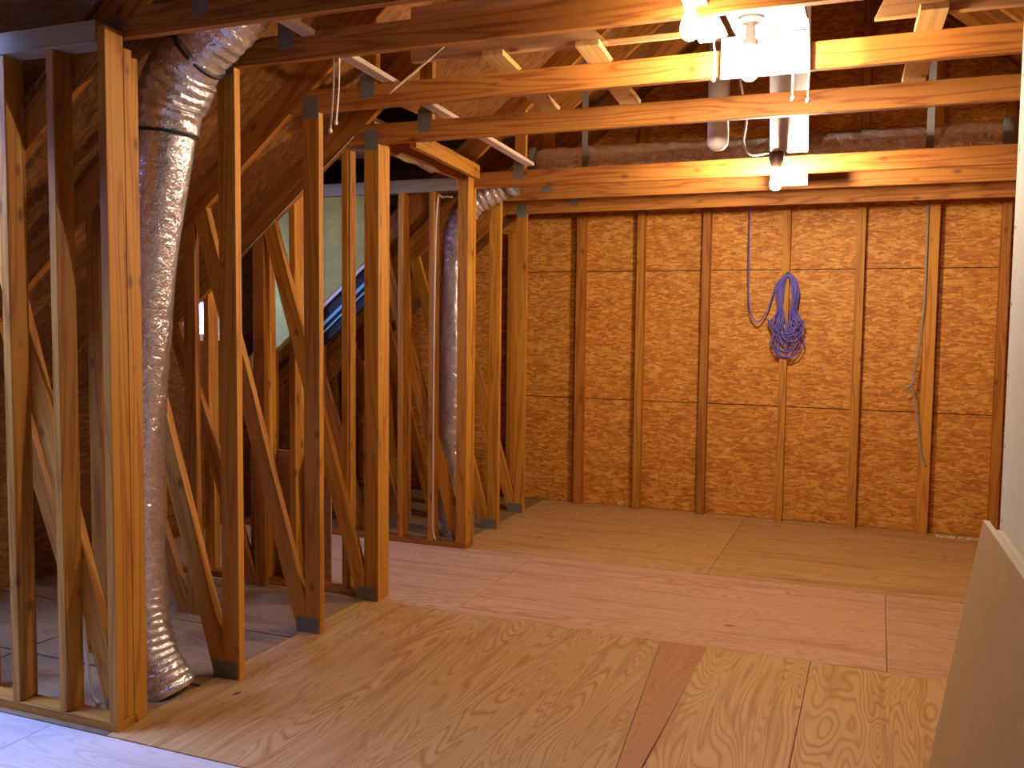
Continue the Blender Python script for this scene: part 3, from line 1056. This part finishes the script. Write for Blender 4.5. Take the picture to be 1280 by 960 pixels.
lathe('nail', rp, [(0.0, 0), (0.012, 0), (0.012, 0.006), (0.006, 0.007), (0.006, 0.064), (0.0, 0.064)], (-0.672, 7.445, 1.968), 'steel', 10, (0, 1, 0.05))

# ------------------------------------------------------------------ white drywall wall and the leaning sheets
wd = thing('wall_drywall', (0.3, 2.4, 0), 'white drywall partition edge close to the viewpoint, overexposed near the bulb', 'wall', kind='structure')
XW = 0.292
abox('drywall_sheet', wd, XW, XW + 0.0125, -1.2, 2.5, 0.0, 2.58, 'drywall', 'z', 0.0008)
abox('stud', wd, XW + 0.0130, XW + 0.10, 2.45, 2.488, 0.0, 2.58, 'lumber', 'z')
abox('stud', wd, XW + 0.0130, XW + 0.10, 1.30, 1.338, 0.0, 2.58, 'lumber', 'z')
for z in (0.75, 0.92, 1.1, 1.28, 1.45, 1.62, 1.8, 1.98, 2.15):
    lathe('screw', wd, [(0.0, 0), (0.004, 0.0), (0.004, 0.001), (0.0, 0.001)], (XW - 0.0008, 2.47 + 0.008 * math.sin(z * 40), z), 'steel', 8, (1, 0, 0))


def leaning(name, label, far_top, near_top, far_bot_x, thick, off):
    t = thing(name, (far_bot_x, far_top[1], 0), label, 'board', 'drywall sheets leaning on the wall')
    ft, nt = Vector(far_top), Vector(near_top)
    ey = (nt - ft)
    ln = ey.length
    ey.normalize()
    fb = Vector((far_bot_x, far_top[1], 0.0))
    ex = (fb - ft)
    L = ex.length
    ex.normalize()
    nrm = ex.cross(ey)
    if nrm.x > 0:
        nrm = -nrm
    base = (ft + fb) / 2 + ey * ln / 2
    # paper faces and gypsum core
    place('gypsum_core', box_mesh(L, ln, thick - 0.0012, 'gypsum', 0.001), 'gypsum', frame(ex, ey, base - nrm * thick / 2), t)
    place('face_paper', box_mesh(L - 0.003, ln - 0.003, 0.0008, 'paper', 0), 'paper', frame(ex, ey, base + nrm * 0.0), t)
    return t, ex, ey, nrm, ft


DYZ = 1.165
s1, ex, ey, nrm, ft = leaning('drywall_sheet_leaning', 'tan paper faced drywall sheet leaning on the white wall, front one of two',
                              (0.214, 2.10, DYZ), (0.262, 0.60, DYZ), 0.035, 0.013, 0)
for (a_, b_, r_) in ((0.80, 0.20, 0.006), (0.90, 0.30, 0.009), (0.965, 0.36, 0.007)):
    q = ft + ex * a_ + ey * b_ + nrm * 0.0006
    lathe('ink_mark', s1, [(0.0, 0.0), (r_, 0.0), (r_, 0.0006), (0.0, 0.0006)], q, 'dark', 10, nrm)
leaning('drywall_sheet_leaning', 'second drywall sheet behind the front leaning one, its pale edge showing',
        (0.236, 2.07, DYZ - 0.012), (0.280, 0.62, DYZ - 0.012), 0.060, 0.013, 1)

# ------------------------------------------------------------------ insulation and vent baffle in the passage's far wall
def slope_clip(poly, dz):
    return clip_poly(poly, SL, -1.0, -(2.60 + SL * 2.65) - dz)


ii = 0
for x0, x1 in ((-3.755, -3.385), (-4.175, -3.805)):
    pl = slope_clip([(x0, 1.0), (x1, 1.0), (x1, 2.44), (x0, 2.44)], 0.0)
    o = prism('insulation_batt', None, pl, 5.685, 5.755, math.pi / 2, 'insul')
    tag(o, ('yellow green insulation batt between passage studs, nearer the corner post', 'yellow green insulation batt between passage studs, deeper toward the window')[ii], 'insulation', 'insulation batts')
    ii += 1
vb = thing('vent_baffle', (-3.57, 5.70, 1.6), 'black foam baffle with white and light blue strips slanting under the insulation', 'baffle')
pa, pb = (-3.755, rafter_z(-3.755)), (-3.385, rafter_z(-3.385))
for nm, o0, o1, mt, yy in (('white_strip', 0.0, -0.035, 'white', 5.690), ('black_sheet', -0.035, -0.30, 'black', 5.700), ('blue_strip', -0.135, -0.165, 'cyan', 5.694), ('blue_strip', -0.20, -0.215, 'cyan', 5.694)):
    prism(nm, vb, [(pa[0], pa[1] + o1), (pb[0], pb[1] + o1), (pb[0], pb[1] + o0 - 0.001), (pa[0], pa[1] + o0 - 0.001)], yy, yy + 0.006 if nm != 'black_sheet' else yy + 0.03, math.atan(SL), mt, 0)

o = beam3('plywood_offcut', None, (-3.50, 4.540, 0.395), (-2.93, 4.540, 0.395), 0.79, 0.012, 'ply', side=(0, 0, 1))
tag(o, 'orange plywood offcut standing against the near passage studs in the knee space', 'board')

# scraps
def scrap(name, label, pts, mat):
    bm = bmesh.new()
    n = len(pts)
    rows_ = []
    for i, (a_, b_) in enumerate(pts):
        a_, b_ = Vector(a_), Vector(b_)
        rows_.append([bm.verts.new(a_), bm.verts.new((a_ + b_) / 2 + Vector((0, 0, 0.012 * math.sin(i * 1.7)))), bm.verts.new(b_)])
    for r_a, r_b in zip(rows_, rows_[1:]):
        for k in range(2):
            bm.faces.new((r_a[k], r_a[k + 1], r_b[k + 1], r_b[k]))
    bmesh.ops.solidify(bm, geom=bm.faces[:], thickness=0.003)
    return tag(mesh_obj(name, bm, mat, None, pts[0][0]), label, 'paper')


scrap('paper_scrap', 'torn pale strip of kraft paper hanging under the passage header', [((-2.60, 4.70, 2.50), (-2.56, 4.70, 2.52)), ((-2.63, 4.88, 2.50), (-2.57, 4.88, 2.525)), ((-2.66, 5.05, 2.515), (-2.58, 5.05, 2.525)),
      ((-2.67, 5.2, 2.505), (-2.60, 5.2, 2.52)), ((-2.70, 5.35, 2.51), (-2.63, 5.35, 2.515))], 'paper')

# sawdust crumbs along the foot of the back wall
bm = bmesh.new()
for i in range(46):
    x = 0.42 + rnd.random() * 0.36
    s_ = rnd.uniform(0.004, 0.009)
    bmesh.ops.create_icosphere(bm, subdivisions=1, radius=s_, matrix=Matrix.Translation((x, 7.50 - rnd.random() * 0.05, s_ * 0.6)) @ Matrix.Diagonal((1.4, 1, 0.6, 1)))
o = mesh_obj('plaster_crumbs', bm, 'white', None, (0.6, 7.48, 0))
tag(o, 'white plaster crumbs scattered at the foot of the back wall', 'crumbs', kind='stuff')
